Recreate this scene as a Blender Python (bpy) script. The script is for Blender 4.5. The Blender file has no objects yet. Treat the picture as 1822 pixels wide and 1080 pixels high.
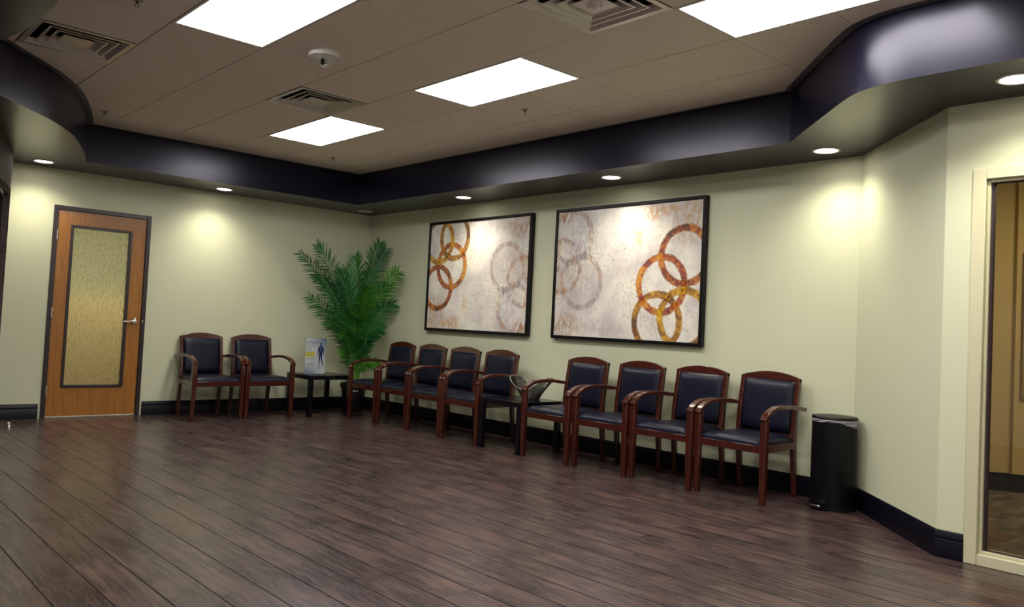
import bpy, bmesh, math, random
from mathutils import Matrix, Vector, Euler
C = bpy.context.scene.collection
S = bpy.context.scene
random.seed(7)
PI = math.pi
# ------------------------------------------------------------------ camera
cam_d = bpy.data.cameras.new('camera'); cam = bpy.data.objects.new('camera', cam_d); C.objects.link(cam)
R_ = (0.742797, -0.667663, 0.049790); U_ = (-0.062669, 0.004704, 0.998023); B_ = (-0.666577, -0.744449, -0.038348)
cam.matrix_world = Matrix(((R_[0], U_[0], B_[0], -3.5742), (R_[1], U_[1], B_[1], -5.0976), (R_[2], U_[2], B_[2], 1.1852), (0, 0, 0, 1)))
cam_d.sensor_width = 36.0; cam_d.lens = 1438.94 / 1822 * 36.0
cam_d.shift_x = (911 - 883.675) / 1822; cam_d.shift_y = -(540 - 524.316) / 1822
cam_d.clip_start = 0.05; cam_d.clip_end = 60
S.camera = cam
# ------------------------------------------------------------------ world, exposure
w = bpy.data.worlds.new('world'); S.world = w; w.use_nodes = True
w.node_tree.nodes['Background'].inputs[0].default_value = (0.02, 0.02, 0.025, 1)
w.node_tree.nodes['Background'].inputs[1].default_value = 0.5
S.view_settings.view_transform = 'Standard'; S.view_settings.look = 'None'
S.view_settings.gamma = 1.0; S.view_settings.use_curve_mapping = False
S.view_settings.exposure = 1.42
PANEL_STRENGTH = 7.5       # emission of the fluorescent ceiling panels
SPOT_WATTS = 20.0          # each recessed downlight
OFFICE_WATTS = 13.0        # unseen lamp added to light the office behind the glass
BACKROOM_WATTS = 30.0      # unseen lamp added to light the room behind the door

H = 2.969; ZB = 2.587      # ceiling, underside of the soffit
XR = 2.409; YB = 4.211; X3 = 1.459; Y1 = -2.424; Y2 = -3.34
XL = -5.0; YF = -6.7; T = 0.61

# ------------------------------------------------------------------ node helper
class NT:
    def __init__(self, name):
        self.m = bpy.data.materials.new(name); self.m.use_nodes = True
        self.t = self.m.node_tree; self.b = self.t.nodes['Principled BSDF']; self.out = self.t.nodes['Material Output']
    def n(self, typ, **kw):
        nd = self.t.nodes.new(typ)
        for k, v in kw.items():
            if k in nd.bl_rna.properties.keys(): setattr(nd, k, v)
            else: self.put(nd.inputs[k.replace('_', ' ')], v)
        return nd
    def put(self, sock, v):
        if hasattr(v, 'is_output'): self.t.links.new(v, sock)
        else:
            if isinstance(v, (tuple, list)) and len(v) == 3 and sock.type == 'RGBA': v = (*v, 1)
            sock.default_value = v
    def math(self, op, a, b=0.0, c=0.0, clamp=False):
        nd = self.t.nodes.new('ShaderNodeMath'); nd.operation = op; nd.use_clamp = clamp
        self.put(nd.inputs[0], a); self.put(nd.inputs[1], b); self.put(nd.inputs[2], c)
        return nd.outputs[0]
    def mix(self, f, a, b, typ='MIX'):
        nd = self.t.nodes.new('ShaderNodeMix'); nd.data_type = 'RGBA'; nd.blend_type = typ
        self.put(nd.inputs['Factor'], f); self.put(nd.inputs[6], a); self.put(nd.inputs[7], b)
        return nd.outputs[2]
    def ramp(self, f, stops):
        nd = self.t.nodes.new('ShaderNodeValToRGB'); self.put(nd.inputs[0], f)
        e = nd.color_ramp.elements
        while len(e) < len(stops): e.new(0.5)
        for i, (p, c) in enumerate(stops):
            e[i].position = p; e[i].color = (*c, 1) if len(c) == 3 else c
        return nd.outputs[0]
    def coord(self, kind='Object'):
        return self.t.nodes.new('ShaderNodeTexCoord').outputs[kind]
    def mapping(self, v, scale=(1, 1, 1), rot=(0, 0, 0), loc=(0, 0, 0)):
        nd = self.t.nodes.new('ShaderNodeMapping'); self.put(nd.inputs[0], v)
        nd.inputs['Scale'].default_value = scale; nd.inputs['Rotation'].default_value = rot; nd.inputs['Location'].default_value = loc
        return nd.outputs[0]
    def noise(self, v, scale, detail=3, rough=0.5, out='Fac'):
        nd = self.t.nodes.new('ShaderNodeTexNoise'); self.put(nd.inputs['Vector'], v)
        nd.inputs['Scale'].default_value = scale; nd.inputs['Detail'].default_value = detail; nd.inputs['Roughness'].default_value = rough
        return nd.outputs[out]
    def bump(self, h, strength=0.2, dist=0.005):
        nd = self.t.nodes.new('ShaderNodeBump'); nd.inputs['Strength'].default_value = strength; nd.inputs['Distance'].default_value = dist
        self.put(nd.inputs['Height'], h); self.put(self.b.inputs['Normal'], nd.outputs[0])
    def set(self, **kw):
        for k, v in kw.items(): self.put(self.b.inputs[k.replace('_', ' ')], v)
        return self.m

def simple(name, col, rough=0.5, metal=0.0, coat=0.0, spec=0.5, nscale=0, nstr=0.1, var=0.0, tint=None):
    k = NT(name); co = k.coord()
    c = col
    if var:
        f = k.noise(co, 6, 4)
        c = k.mix(f, tuple(x * (1 - var) for x in col), tuple(min(1, x * (1 + var)) for x in col))
    k.set(Base_Color=c, Roughness=rough, Metallic=metal, Coat_Weight=coat, Specular_IOR_Level=spec)
    if tint: k.put(k.b.inputs['Specular Tint'], tint)
    if coat: k.set(Coat_Roughness=0.12)
    if nscale: k.bump(k.noise(co, nscale, 3), nstr, 0.002)
    return k.m

def wall_mat(name, col, rough=0.6):
    k = NT(name); co = k.coord()
    f = k.noise(co, 0.8, 3)
    c = k.mix(f, tuple(x * .96 for x in col), tuple(x * 1.04 for x in col))
    k.set(Base_Color=c, Roughness=rough, Specular_IOR_Level=0.35)
    k.bump(k.noise(co, 160, 2), 0.06, 0.002)
    return k.m
M = {}
M['wall'] = wall_mat('sage wall paint', (0.585, 0.600, 0.425))
M['bouncewall'] = wall_mat('off white bounce wall paint', (0.82, 0.80, 0.72))  # for unseen walls only, made whiter than the sage to bounce light
M['navy'] = simple('semi gloss navy paint', (0.004, 0.004, 0.013), 0.28, spec=0.40, nscale=60, nstr=0.03, tint=(0.88, 0.86, 1.0))
M['basenavy'] = simple('navy baseboard paint', (0.002, 0.002, 0.006), 0.35, spec=.25)
M['wood'] = None
M['black'] = simple('black satin', (0.003, 0.003, 0.004), 0.38, spec=.25)
M['tablewood'] = simple('black lacquered wood', (0.003, 0.003, 0.006), 0.22, spec=.4)
M['vinyl'] = simple('navy black vinyl', (0.005, 0.006, 0.018), 0.36, spec=.30, nscale=220, nstr=0.25, var=.15)
M['white'] = simple('white enamel', (0.72, 0.70, 0.66), 0.35)
M['metalpaint'] = simple('painted aluminium', (0.60, 0.55, 0.50), 0.25, metal=0.2)
M['chrome'] = simple('chrome', (0.75, 0.75, 0.76), 0.15, metal=1.0)
M['steel'] = simple('brushed steel', (0.5, 0.5, 0.5), 0.35, metal=1.0)
M['dark'] = simple('dark cavity', (0.012, 0.011, 0.010), 0.8)
M['cream'] = simple('cream enamel frame paint', (0.56, 0.54, 0.36), 0.35)
M['bronze'] = simple('dark bronze door frame paint', (0.022, 0.014, 0.016), 0.35)
M['gasket'] = simple('dark gasket', (0.03, 0.015, 0.02), 0.5)
M['amberwall'] = wall_mat('cream office wall', (0.56, 0.42, 0.17))
M['greyband'] = simple('ceiling edge angle', (0.10, 0.095, 0.11), 0.5)
M['pale'] = simple('pale ceiling angle', (0.32, 0.31, 0.28), 0.5)
M['gridbar'] = simple('ceiling grid bar', (0.20, 0.17, 0.13), 0.6)
M['soil'] = simple('pot moss', (0.03, 0.03, 0.012), 0.9, nscale=60, nstr=0.8)
M['pot'] = simple('dark plastic pot', (0.010, 0.010, 0.009), 0.35)
M['stem'] = simple('palm stem green', (0.16, 0.33, 0.05), 0.45)
M['wire'] = simple('black steel wire', (0.02, 0.02, 0.022), 0.3, metal=0.6)
M['rimwire'] = simple('pewter rim', (0.35, 0.35, 0.36), 0.3, metal=0.8)

def mk_tile():
    k = NT('mineral fibre ceiling tile'); co = k.coord()
    f = k.noise(co, 1.1, 2); sp = k.noise(co, 260, 3, .8)
    c = k.mix(f, (0.88, 0.79, 0.68), (0.94, 0.85, 0.74))
    c = k.mix(k.math('MULTIPLY', sp, .55), c, (0.60, 0.53, 0.44))
    k.set(Base_Color=c, Roughness=0.9, Specular_IOR_Level=0.1)
    k.bump(sp, 0.35, 0.003); return k.m
M['tile'] = mk_tile()

def mk_wood(name, dark, lite, axis='Z', rough=0.22, coat=0.5, sc=1.0):
    k = NT(name); co = k.coord()
    s = {'Z': (14, 14, 0.9), 'X': (0.9, 14, 14), 'Y': (14, .9, 14)}[axis]
    g = k.noise(k.mapping(co, tuple(x * sc for x in s)), 4, 6, .6)
    g2 = k.noise(k.mapping(co, tuple(x * sc for x in s)), 22, 3, .6)
    f = k.math('ADD', k.math('MULTIPLY', g, .75), k.math('MULTIPLY', g2, .25))
    c = k.ramp(f, [(0.32, dark), (0.68, lite)])
    k.set(Base_Color=c, Roughness=rough, Coat_Weight=coat, Coat_Roughness=0.1); k.bump(g2, .04, .001); return k.m
M['wood'] = mk_wood('cherry stained wood', (0.028, 0.005, 0.003), (0.070, 0.012, 0.006))
M['woodx'] = mk_wood('cherry stained crest wood', (0.028, 0.005, 0.003), (0.070, 0.012, 0.006), axis='X')
M['doorwood'] = mk_wood('honey cherry door veneer', (0.24, 0.088, 0.010), (0.40, 0.160, 0.020), rough=0.35, coat=0.25, sc=.8)

def mk_floor():
    k = NT('dark plank flooring'); co = k.coord()
    v = k.mapping(co, (1, 1, 1), (0, 0, PI / 2), (0, 0, 0))
    sw = k.n('ShaderNodeSeparateXYZ'); k.put(sw.inputs[0], co)
    X, Y = sw.outputs[0], sw.outputs[1]
    PW = 0.19; PL = 1.52
    u = k.math('DIVIDE', k.math('ADD', X, 2.295 + 0.19 * 40), PW)
    row = k.math('FLOOR', u); fu = k.math('SUBTRACT', u, row)
    wn = k.n('ShaderNodeTexWhiteNoise', noise_dimensions='1D'); k.put(wn.inputs['W'], row)
    vv = k.math('ADD', k.math('DIVIDE', Y, PL), k.math('ADD', wn.outputs['Value'], 50.0))
    col = k.math('FLOOR', vv); fv = k.math('SUBTRACT', vv, col)
    cb = k.n('ShaderNodeCombineXYZ'); k.put(cb.inputs[0], row); k.put(cb.inputs[1], col)
    wn2 = k.n('ShaderNodeTexWhiteNoise', noise_dimensions='3D'); k.put(wn2.inputs['Vector'], cb.outputs[0])
    pid = wn2.outputs['Value']
    # seams
    du = k.math('MULTIPLY', k.math('MINIMUM', fu, k.math('SUBTRACT', 1.0, fu)), PW)
    dv = k.math('ADD', k.math('MULTIPLY', k.math('MINIMUM', fv, k.math('SUBTRACT', 1.0, fv)), PL * 1.6), .0014)
    d = k.math('MINIMUM', du, dv)
    seam = k.math('SUBTRACT', 1.0, k.math('DIVIDE', k.math('SUBTRACT', d, .0012, clamp=True), 0.0045, clamp=True), clamp=True)
    # grain, offset per plank
    off = k.n('ShaderNodeCombineXYZ'); k.put(off.inputs[2], k.math('MULTIPLY', pid, 37.0))
    va = k.n('ShaderNodeVectorMath', operation='ADD'); k.put(va.inputs[0], co); k.put(va.inputs[1], off.outputs[0])
    p = va.outputs[0]
    g1 = k.noise(k.mapping(p, (18, 1.0, 1)), 3.0, 6, .66)
    g2 = k.noise(k.mapping(p, (85, 3.0, 1)), 3.0, 4, .6)
    bl = k.noise(k.mapping(p, (3.2, 1.8, 1)), 1.6, 4, .55)
    f = k.math('ADD', k.math('ADD', k.math('MULTIPLY', g1, .55), k.math('MULTIPLY', g2, .2)), k.math('MULTIPLY', bl, .25))
    c = k.ramp(f, [(0.40, (0.018, 0.010, 0.012)), (0.5, (0.050, 0.029, 0.030)), (0.61, (0.118, 0.076, 0.070))])
    red = k.math('MULTIPLY', k.math('SUBTRACT', bl, .56, clamp=True), 4.5, clamp=True)
    c = k.mix(k.math('MULTIPLY', red, .45), c, (0.13, 0.055, 0.028))
    tint = k.ramp(pid, [(0, (0.90, 0.88, 0.90)), (1, (1.06, 1.04, 1.03))])
    c = k.mix(1.0, c, tint, 'MULTIPLY')
    c = k.mix(k.math('MULTIPLY', seam, .95), c, (0.006, 0.004, 0.004))
    r = k.math('ADD', k.math('MULTIPLY', g2, .16), k.math('ADD', k.math('MULTIPLY', bl, .12), 0.15))
    k.set(Base_Color=c, Roughness=r, Specular_IOR_Level=k.math('MULTIPLY', k.math('SUBTRACT', 1.0, seam), k.math('ADD', .28, k.math('MULTIPLY', g1, .34))))
    hh = k.math('SUBTRACT', k.math('ADD', k.math('MULTIPLY', g1, .35), k.math('MULTIPLY', g2, .25)), k.math('MULTIPLY', seam, 1.0))
    k.bump(hh, 0.14, 0.003)
    return k.m
M['floor'] = mk_floor()

def mk_carpet():
    k = NT('office carpet'); co = k.coord()
    a = k.noise(k.mapping(co, (1.6, 4, 1)), 2.0, 4, .6); b = k.noise(co, 150, 2, .7)
    f = k.math('ADD', k.math('MULTIPLY', a, .7), k.math('MULTIPLY', b, .3))
    k.set(Base_Color=k.ramp(f, [(0.38, (0.06, 0.048, 0.034)), (0.62, (0.20, 0.165, 0.115))]), Roughness=0.95, Specular_IOR_Level=.1)
    k.bump(b, .6, .006); return k.m
M['carpet'] = mk_carpet()

def mk_stone():
    k = NT('brown granular wall cladding'); co = k.coord()
    a = k.noise(co, 45, 5, .7); b = k.noise(co, 6, 3)
    f = k.math('ADD', k.math('MULTIPLY', a, .7), k.math('MULTIPLY', b, .3))
    k.set(Base_Color=k.ramp(f, [(0.35, (0.030, 0.020, 0.019)), (0.65, (0.12, 0.088, 0.082))]), Roughness=0.7)
    k.bump(a, .5, .004); return k.m
M['stone'] = mk_stone()

def mk_leaf(name, a, b):
    k = NT(name); co = k.coord()
    f = k.noise(co, 9, 2)
    k.set(Base_Color=k.mix(f, a, b), Roughness=0.38, Specular_IOR_Level=.5)
    k.put(k.b.inputs['Subsurface Weight'], 0.0)
    tr = k.n('ShaderNodeBsdfTranslucent'); k.put(tr.inputs[0], k.mix(f, a, b))
    mx = k.n('ShaderNodeMixShader'); mx.inputs[0].default_value = 0.12
    k.t.links.new(k.b.outputs[0], mx.inputs[1]); k.t.links.new(tr.outputs[0], mx.inputs[2]); k.t.links.new(mx.outputs[0], k.out.inputs[0])
    return k.m
M['leafdark'] = mk_leaf('dark palm leaf', (0.008, 0.085, 0.022), (0.025, 0.19, 0.055))
M['leafmid'] = mk_leaf('mid palm leaf', (0.018, 0.13, 0.018), (0.05, 0.26, 0.05))
M['leaflite'] = mk_leaf('fresh palm leaf', (0.03, 0.18, 0.010), (0.09, 0.33, 0.025))

def mk_glass(name, col=(1, 1, 1), rough=0.0, pattern=False):
    k = NT(name)
    k.set(Base_Color=col, Roughness=rough, Transmission_Weight=1.0, IOR=1.45)
    if pattern:
        co = k.coord()
        v = k.n('ShaderNodeTexVoronoi', Scale=1.0); k.put(v.inputs['Vector'], k.mapping(co, (95, 95, 26)))
        nz = k.noise(k.mapping(co, (1, 1, .3)), 85, 3, .7)
        k.bump(k.math('ADD', k.math('MULTIPLY', v.outputs['Distance'], .6), nz), .8, 0.010)
    return k.m
M['glass'] = mk_glass('clear window glass', (0.93, 0.95, 0.92), 0.0)
M['rainglass'] = mk_glass('obscured rain glass', (0.92, 0.92, 0.80), 0.12, True)
M['acrylic'] = mk_glass('clear acrylic', (0.96, 0.98, 0.97), 0.02)

def emit(name, col, strength):
    m = bpy.data.materials.new(name); m.use_nodes = True; t = m.node_tree
    e = t.nodes.new('ShaderNodeEmission'); e.inputs[0].default_value = (*col, 1); e.inputs[1].default_value = strength
    t.links.new(e.outputs[0], t.nodes['Material Output'].inputs[0]); return m
M['panel'] = emit('lit fluorescent diffuser', (1.0, 0.965, 0.93), PANEL_STRENGTH)
M['lamp'] = emit('lit downlight lens', (1.0, 0.94, 0.82), 9.0)
M['lampoff'] = simple('unlit downlight lens', (0.42, 0.42, 0.38), 0.35)

# ------------------------------------------------------------------ mesh helpers
def box(bm, lo, hi):
    vs = [bm.verts.new((x, y, z)) for z in (lo[2], hi[2]) for y in (lo[1], hi[1]) for x in (lo[0], hi[0])]
    for f in ((0, 2, 3, 1), (4, 5, 7, 6), (0, 1, 5, 4), (1, 3, 7, 5), (3, 2, 6, 7), (2, 0, 4, 6)):
        bm.faces.new([vs[i] for i in f])
def cbox(bm, c, s): box(bm, [c[i] - s[i] / 2 for i in range(3)], [c[i] + s[i] / 2 for i in range(3)])
def prism(bm, pts, z0, z1, caps=True):
    a = [bm.verts.new((x, y, z0)) for x, y in pts]; b = [bm.verts.new((x, y, z1)) for x, y in pts]
    n = len(pts)
    for i in range(n): bm.faces.new((a[i], a[(i + 1) % n], b[(i + 1) % n], b[i]))
    if caps: bm.faces.new(a[::-1]); bm.faces.new(b)
def lathe(bm, prof, n=32, cx=0, cy=0, sx=1, sy=1, cap0=False, cap1=False):
    rings = []
    for r, z in prof:
        rings.append([bm.verts.new((cx + r * sx * math.cos(2 * PI * i / n), cy + r * sy * math.sin(2 * PI * i / n), z)) for i in range(n)])
    for a, b in zip(rings, rings[1:]):
        for i in range(n): bm.faces.new((a[i], a[(i + 1) % n], b[(i + 1) % n], b[i]))
    if cap0: bm.faces.new(rings[0][::-1])
    if cap1: bm.faces.new(rings[-1])
def sweep(bm, pts, sizes, side=Vector((1, 0, 0)), closed=False):
    """rectangular bar: pts path, sizes (width along side, thickness) per point"""
    n = len(pts); P = [Vector(p) for p in pts]; rings = []
    for i in range(n):
        if closed: t = P[(i + 1) % n] - P[i - 1]
        else: t = P[min(i + 1, n - 1)] - P[max(i - 1, 0)]
        t.normalize(); s = (side - t * side.dot(t)).normalized(); u = t.cross(s)
        wd, th = sizes[i] if isinstance(sizes, list) else sizes
        rings.append([bm.verts.new(P[i] + s * a * wd / 2 + u * b * th / 2) for a, b in ((-1, -1), (1, -1), (1, 1), (-1, 1))])
    for i in range(n - 1 + (1 if closed else 0)):
        a, b = rings[i], rings[(i + 1) % n]
        for j in range(4): bm.faces.new((a[j], a[(j + 1) % 4], b[(j + 1) % 4], b[j]))
    if not closed: bm.faces.new(rings[0][::-1]); bm.faces.new(rings[-1])
def tube(bm, pts, r, n=6, closed=False):
    P = [Vector(p) for p in pts]; m = len(P); rings = []
    for i in range(m):
        t = (P[(i + 1) % m] - P[i - 1]) if closed else (P[min(i + 1, m - 1)] - P[max(i - 1, 0)])
        t.normalize(); s = t.cross(Vector((0.123, .2, 1))).normalized(); u = t.cross(s)
        rr = r[i] if isinstance(r, list) else r
        rings.append([bm.verts.new(P[i] + (s * math.cos(2 * PI * j / n) + u * math.sin(2 * PI * j / n)) * rr) for j in range(n)])
    for i in range(m - 1 + (1 if closed else 0)):
        a, b = rings[i], rings[(i + 1) % m]
        for j in range(n): bm.faces.new((a[j], a[(j + 1) % n], b[(j + 1) % n], b[j]))
    if not closed: bm.faces.new(rings[0][::-1]); bm.faces.new(rings[-1])
def spline(pts, k=6):
    P = [Vector(p) for p in pts]; out = []
    for i in range(len(P) - 1):
        a = P[max(i - 1, 0)]; b = P[i]; c = P[i + 1]; d = P[min(i + 2, len(P) - 1)]
        for j in range(k):
            t = j / k
            out.append(0.5 * ((2 * b) + (c - a) * t + (2 * a - 5 * b + 4 * c - d) * t * t + (3 * b - a - 3 * c + d) * t ** 3))
    out.append(P[-1]); return out
def obj(name, bm, mat, parent=None, smooth=None, bevel=0, loc=None, subsurf=0, tri=False, recalc=True):
    if recalc: bmesh.ops.recalc_face_normals(bm, faces=bm.faces)
    me = bpy.data.meshes.new(name); bm.to_mesh(me); bm.free()
    for mm in (mat if isinstance(mat, list) else [mat]): me.materials.append(mm)
    if smooth is not None:
        me.shade_smooth() if smooth is True else me.shade_smooth()
        if smooth is not True: me.set_sharp_from_angle(angle=math.radians(smooth))
    o = bpy.data.objects.new(name, me); C.objects.link(o)
    if parent: o.parent = parent
    if loc: o.location = loc
    if bevel:
        b = o.modifiers.new('bevel', 'BEVEL'); b.width = bevel; b.segments = 2; b.limit_method = 'ANGLE'; b.angle_limit = math.radians(35)
        if smooth is None: me.shade_smooth(); me.set_sharp_from_angle(angle=math.radians(60))
    if subsurf:
        s = o.modifiers.new('sub', 'SUBSURF'); s.levels = subsurf; s.render_levels = subsurf
    return o
def tag(o, label=None, cat=None, group=None, kind=None):
    if label: o['label'] = label
    if cat: o['category'] = cat
    if group: o['group'] = group
    if kind: o['kind'] = kind
    return o
def empty(name, loc=(0, 0, 0), rz=0, parent=None):
    o = bpy.data.objects.new(name, None); C.objects.link(o); o.location = loc; o.rotation_euler = (0, 0, rz)
    o.empty_display_size = 0.1
    if parent: o.parent = parent
    return o
def copy_tree(o, parent=None):
    c = o.copy(); C.objects.link(c)
    if parent: c.parent = parent
    for ch in [x for x in C.objects if x.parent == o]: copy_tree(ch, c)
    return c
def struct(name, bm, mat, parent=None, **kw):
    o = obj(name, bm, mat, parent, **kw)
    if not parent: o['kind'] = 'structure'
    return o
B = bmesh.new

# ================================================================== the setting
bm = B(); box(bm, (XL - .1, YF - .1, -0.1), (XR + .12, YB + .12, 0.0)); struct('floor', bm, M['floor'])

# --- wall with the door
DX0, DX1, DZ = -1.442, -0.474, 2.207          # rough opening
bm = B()
box(bm, (-2.3, YB, 0), (DX0, YB + .13, H + .1)); box(bm, (DX1, YB, 0), (XR + .12, YB + .13, H + .1)); box(bm, (DX0, YB, DZ), (DX1, YB + .13, H + .1))
struct('wall_back', bm, M['wall'])
bm = B(); box(bm, (XR, Y1 - .02, 0), (XR + .12, YB, H + .1)); struct('wall_right', bm, M['wall'])
bm = B()
dx, dy = X3 - XR, Y2 - Y1; L = math.hypot(dx, dy); nx, ny = -dy / L * 1.0, dx / L
ox, oy = (-dy / L) * .12, (dx / L) * .12      # outward = right/behind
prism(bm, [(XR, Y1), (X3, Y2), (X3 + ox, Y2 + oy), (XR + ox, Y1 + oy)], 0, H + .1)
struct('wall_right_angled', bm, M['wall'])
# --- wall with the interior window
WY0, WY1, WZ0, WZ1 = -3.484, -5.7, 0.0, 2.205
bm = B()
box(bm, (X3, WY0, 0), (X3 + .12, Y2, H + .1)); box(bm, (X3, WY1, WZ1), (X3 + .12, WY0, H + .1)); box(bm, (X3, YF, 0), (X3 + .12, WY1, H + .1))
struct('wall_right_front', bm, M['wall'])
bm = B(); box(bm, (XL - .12, YF - .12, 0), (X3 + .12, YF, H + .1)); struct('wall_front_unseen', bm, M['bouncewall'])  # unseen wall, drawn in and whitened for more bounce
bm = B(); box(bm, (XL - .12, YF, 0), (XL, 0.7, H + .1)); struct('wall_left_unseen', bm, M['bouncewall'])  # unseen too, white and close so it bounces light
# --- curved clad wall at the far left with a dark opening
cw = [(-5.0, 0.68), (-4.3, 0.82), (-3.5, 1.15), (-2.75, 1.8), (-2.40, 2.33), (-2.242, 2.682), (-2.153, 2.923), (-2.063, 3.19), (-1.972, 3.563), (-1.90, 3.95), (-1.862, YB)]
cs = [(p.x, p.y) for p in spline([(x, y, 0) for x, y in cw], 5)]
def offs(path, d):
    out = []
    for i, (x, y) in enumerate(path):
        a = path[max(i - 1, 0)]; b = path[min(i + 1, len(path) - 1)]
        tx, ty = b[0] - a[0], b[1] - a[1]; l = math.hypot(tx, ty); out.append((x - ty / l * d, y + tx / l * d))
    return out
cso = offs(cs, .18)
def ribbon(bm, i0, i1, z0, z1, a=None, b=None):
    a = a or cs; b = b or cso
    pts = a[i0:i1 + 1] + b[i0:i1 + 1][::-1]; n = i1 - i0 + 1
    lo = [bm.verts.new((x, y, z0)) for x, y in pts]; hi = [bm.verts.new((x, y, z1)) for x, y in pts]; m = len(pts)
    for i in range(m): bm.faces.new((lo[i], lo[(i + 1) % m], hi[(i + 1) % m], hi[i]))
    for i in range(n - 1):
        for v, fl in ((lo, True), (hi, False)):
            f = [v[i], v[i + 1], v[m - 2 - i], v[m - 1 - i]]; bm.faces.new(f[::-1] if fl else f)
iw0, iw1 = 26, 44
bm = B(); ribbon(bm, 0, iw0, 0, H); ribbon(bm, iw1, len(cs) - 1, 0, H); ribbon(bm, iw0, iw1, 2.22, H); ribbon(bm, iw0, iw1, 0, 0.9)
struct('wall_left_curved', bm, M['stone'], smooth=40)
wr = empty('window_2', (0, 0, 0)); wr['kind'] = 'structure'
ca, cb_ = offs(cs, .06), offs(cs, .10)
bm = B(); ribbon(bm, iw0, iw1, 2.17, 2.22, ca, offs(cs, .13)); ribbon(bm, iw0, iw1, 0.9, .95, ca, offs(cs, .13)); ribbon(bm, iw1 - 1, iw1, .95, 2.17, ca, offs(cs, .13)); ribbon(bm, iw0, iw0 + 1, .95, 2.17, ca, offs(cs, .13))
obj('window_frame', bm, M['black'], wr)
bm = B(); ribbon(bm, iw0 + 1, iw1 - 1, .95, 2.17, offs(cs, .09), cb_); obj('window_pane', bm, simple('dark tinted glass', (0.01, 0.014, 0.014), 0.08), wr)

# --- soffit (lowered navy bulkhead) around the room
rc = [(0.80, -5.6), (0.795, -4.4), (0.792, -3.75), (0.790, -3.5), (0.79, -3.35), (0.815, -3.2), (0.87, -3.07), (0.97, -2.95), (1.10, -2.82), (1.35, -2.575), (1.60, -2.335), (1.742, -2.20)]
lc = [(-1.375, 3.473), (-1.425, 3.28), (-1.56, 2.86), (-1.78, 2.28), (-2.02, 1.86), (-2.25, 1.57), (-2.47, 1.32), (-2.68, 1.03), (-2.83, .62), (-2.83, .24), (-2.735, -.08), (-2.683, -.38), (-2.664, -.70), (-2.685, -1.02), (-2.80, -1.40), (-3.05, -1.85), (-3.5, -2.4), (-4.1, -2.95), (-4.5, -3.5), (-4.6, -4.2)]
rcs = [(p.x, p.y) for p in spline([(x, y, 0) for x, y in rc], 5)]
lcs = [(p.x, p.y) for p in spline([(x, y, 0) for x, y in lc], 6)]
inner = [(0.80, -6.3)] + rcs + [(1.734, 3.473)] + lcs + [(-4.6, -6.3)]
outer = [(XL, YF), (XL, 4.211), (XR, YB), (XR, Y1), (X3, Y2), (X3, YF)]
bm = B()
lo = [bm.verts.new((x, y, ZB)) for x, y in inner]; hi = [bm.verts.new((x, y, H)) for x, y in inner]
n = len(inner)
for i in range(n): bm.faces.new((lo[i], lo[(i + 1) % n], hi[(i + 1) % n], hi[i]))
# underside as quads from inner loop to outer boundary: fill with beauty triangulation
ol = [bm.verts.new((x, y, ZB)) for x, y in outer]
eds = [bm.edges.get((lo[i], lo[(i + 1) % n])) for i in range(n)] + [bm.edges.new((ol[i], ol[(i + 1) % len(ol)])) for i in range(len(ol))]
bmesh.ops.triangle_fill(bm, use_beauty=True, use_dissolve=False, edges=eds)
struct('ceiling_soffit', bm, M['navy'], smooth=30)
# pale wall angle along the straight soffit edges, wider grey flexible angle along the curves
def strip(bm, path, w_, z, t=.003, sgn=1):
    o = offs(path, w_ * sgn)
    for i in range(len(path) - 1):
        a, b, c, d = path[i], path[i + 1], o[i + 1], o[i]
        vs = [bm.verts.new((*q, z)) for q in (a, b, c, d)]; bm.faces.new(vs)
        vt = [bm.verts.new((*q, z - t)) for q in (a, b, c, d)]; bm.faces.new(vt[::-1])
        bm.faces.new((vs[3], vs[2], vt[2], vt[3])); bm.faces.new((vs[1], vs[0], vt[0], vt[1]))
bm = B(); strip(bm, [(1.734, -2.2), (1.734, 3.473)], .02, H - .004, sgn=1); strip(bm, [(1.734, 3.473), (-1.375, 3.473)], .02, H - .004, sgn=1)
struct('trim_1', bm, M['pale'])
bm = B(); strip(bm, rcs, .045, H - .003); strip(bm, lcs, .045, H - .003)
struct('trim_2', bm, M['greyband'])

# --- suspended tile ceiling: tiles with open joints above which the grid bars lie
lights = [(0, 0), (0, -4), (-3, 0), (0, 4), (-3, 4), (-3, 8), (-6, 8)]     # (i, j) of each 1x2 panel; the last ones are unseen, added for light
vents = [(-1, 3), (-1, -2), (-4, -2)]
skip = set()
for i, j in lights: skip |= {(i, j), (i, j + 1)}
skip |= set(vents)
bm = B()
def inside_room(x, y): return XL - .3 < x < 2.0 and YF < y < 3.9
for i in range(-10, 4):
    for j in range(-7, 14):
        x0, x1 = i * T, (i + 1) * T; y1, y0 = -j * T, -(j + 1) * T
        if (i, j) in skip or not inside_room((x0 + x1) / 2, (y0 + y1) / 2): continue
        box(bm, (x0 + .0045, y0 + .002, H), (x1 - .0045, y1 - .002, H + .015))
struct('ceiling', bm, M['tile'])
bm = B()
for i in range(-10, 5): box(bm, (i * T - .012, YF, H + .008), (i * T + .012, 3.9, H + .04))
for j in range(-7, 14): box(bm, (XL, -j * T - .012, H + .004), (2.3, -j * T + .012, H + .03))
struct('ceiling_grid', bm, M['gridbar'])
bm = B(); box(bm, (XL - .1, YF - .1, H + .2), (XR + .12, YB + .12, H + .3)); struct('ceiling_slab', bm, M['dark'])

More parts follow.
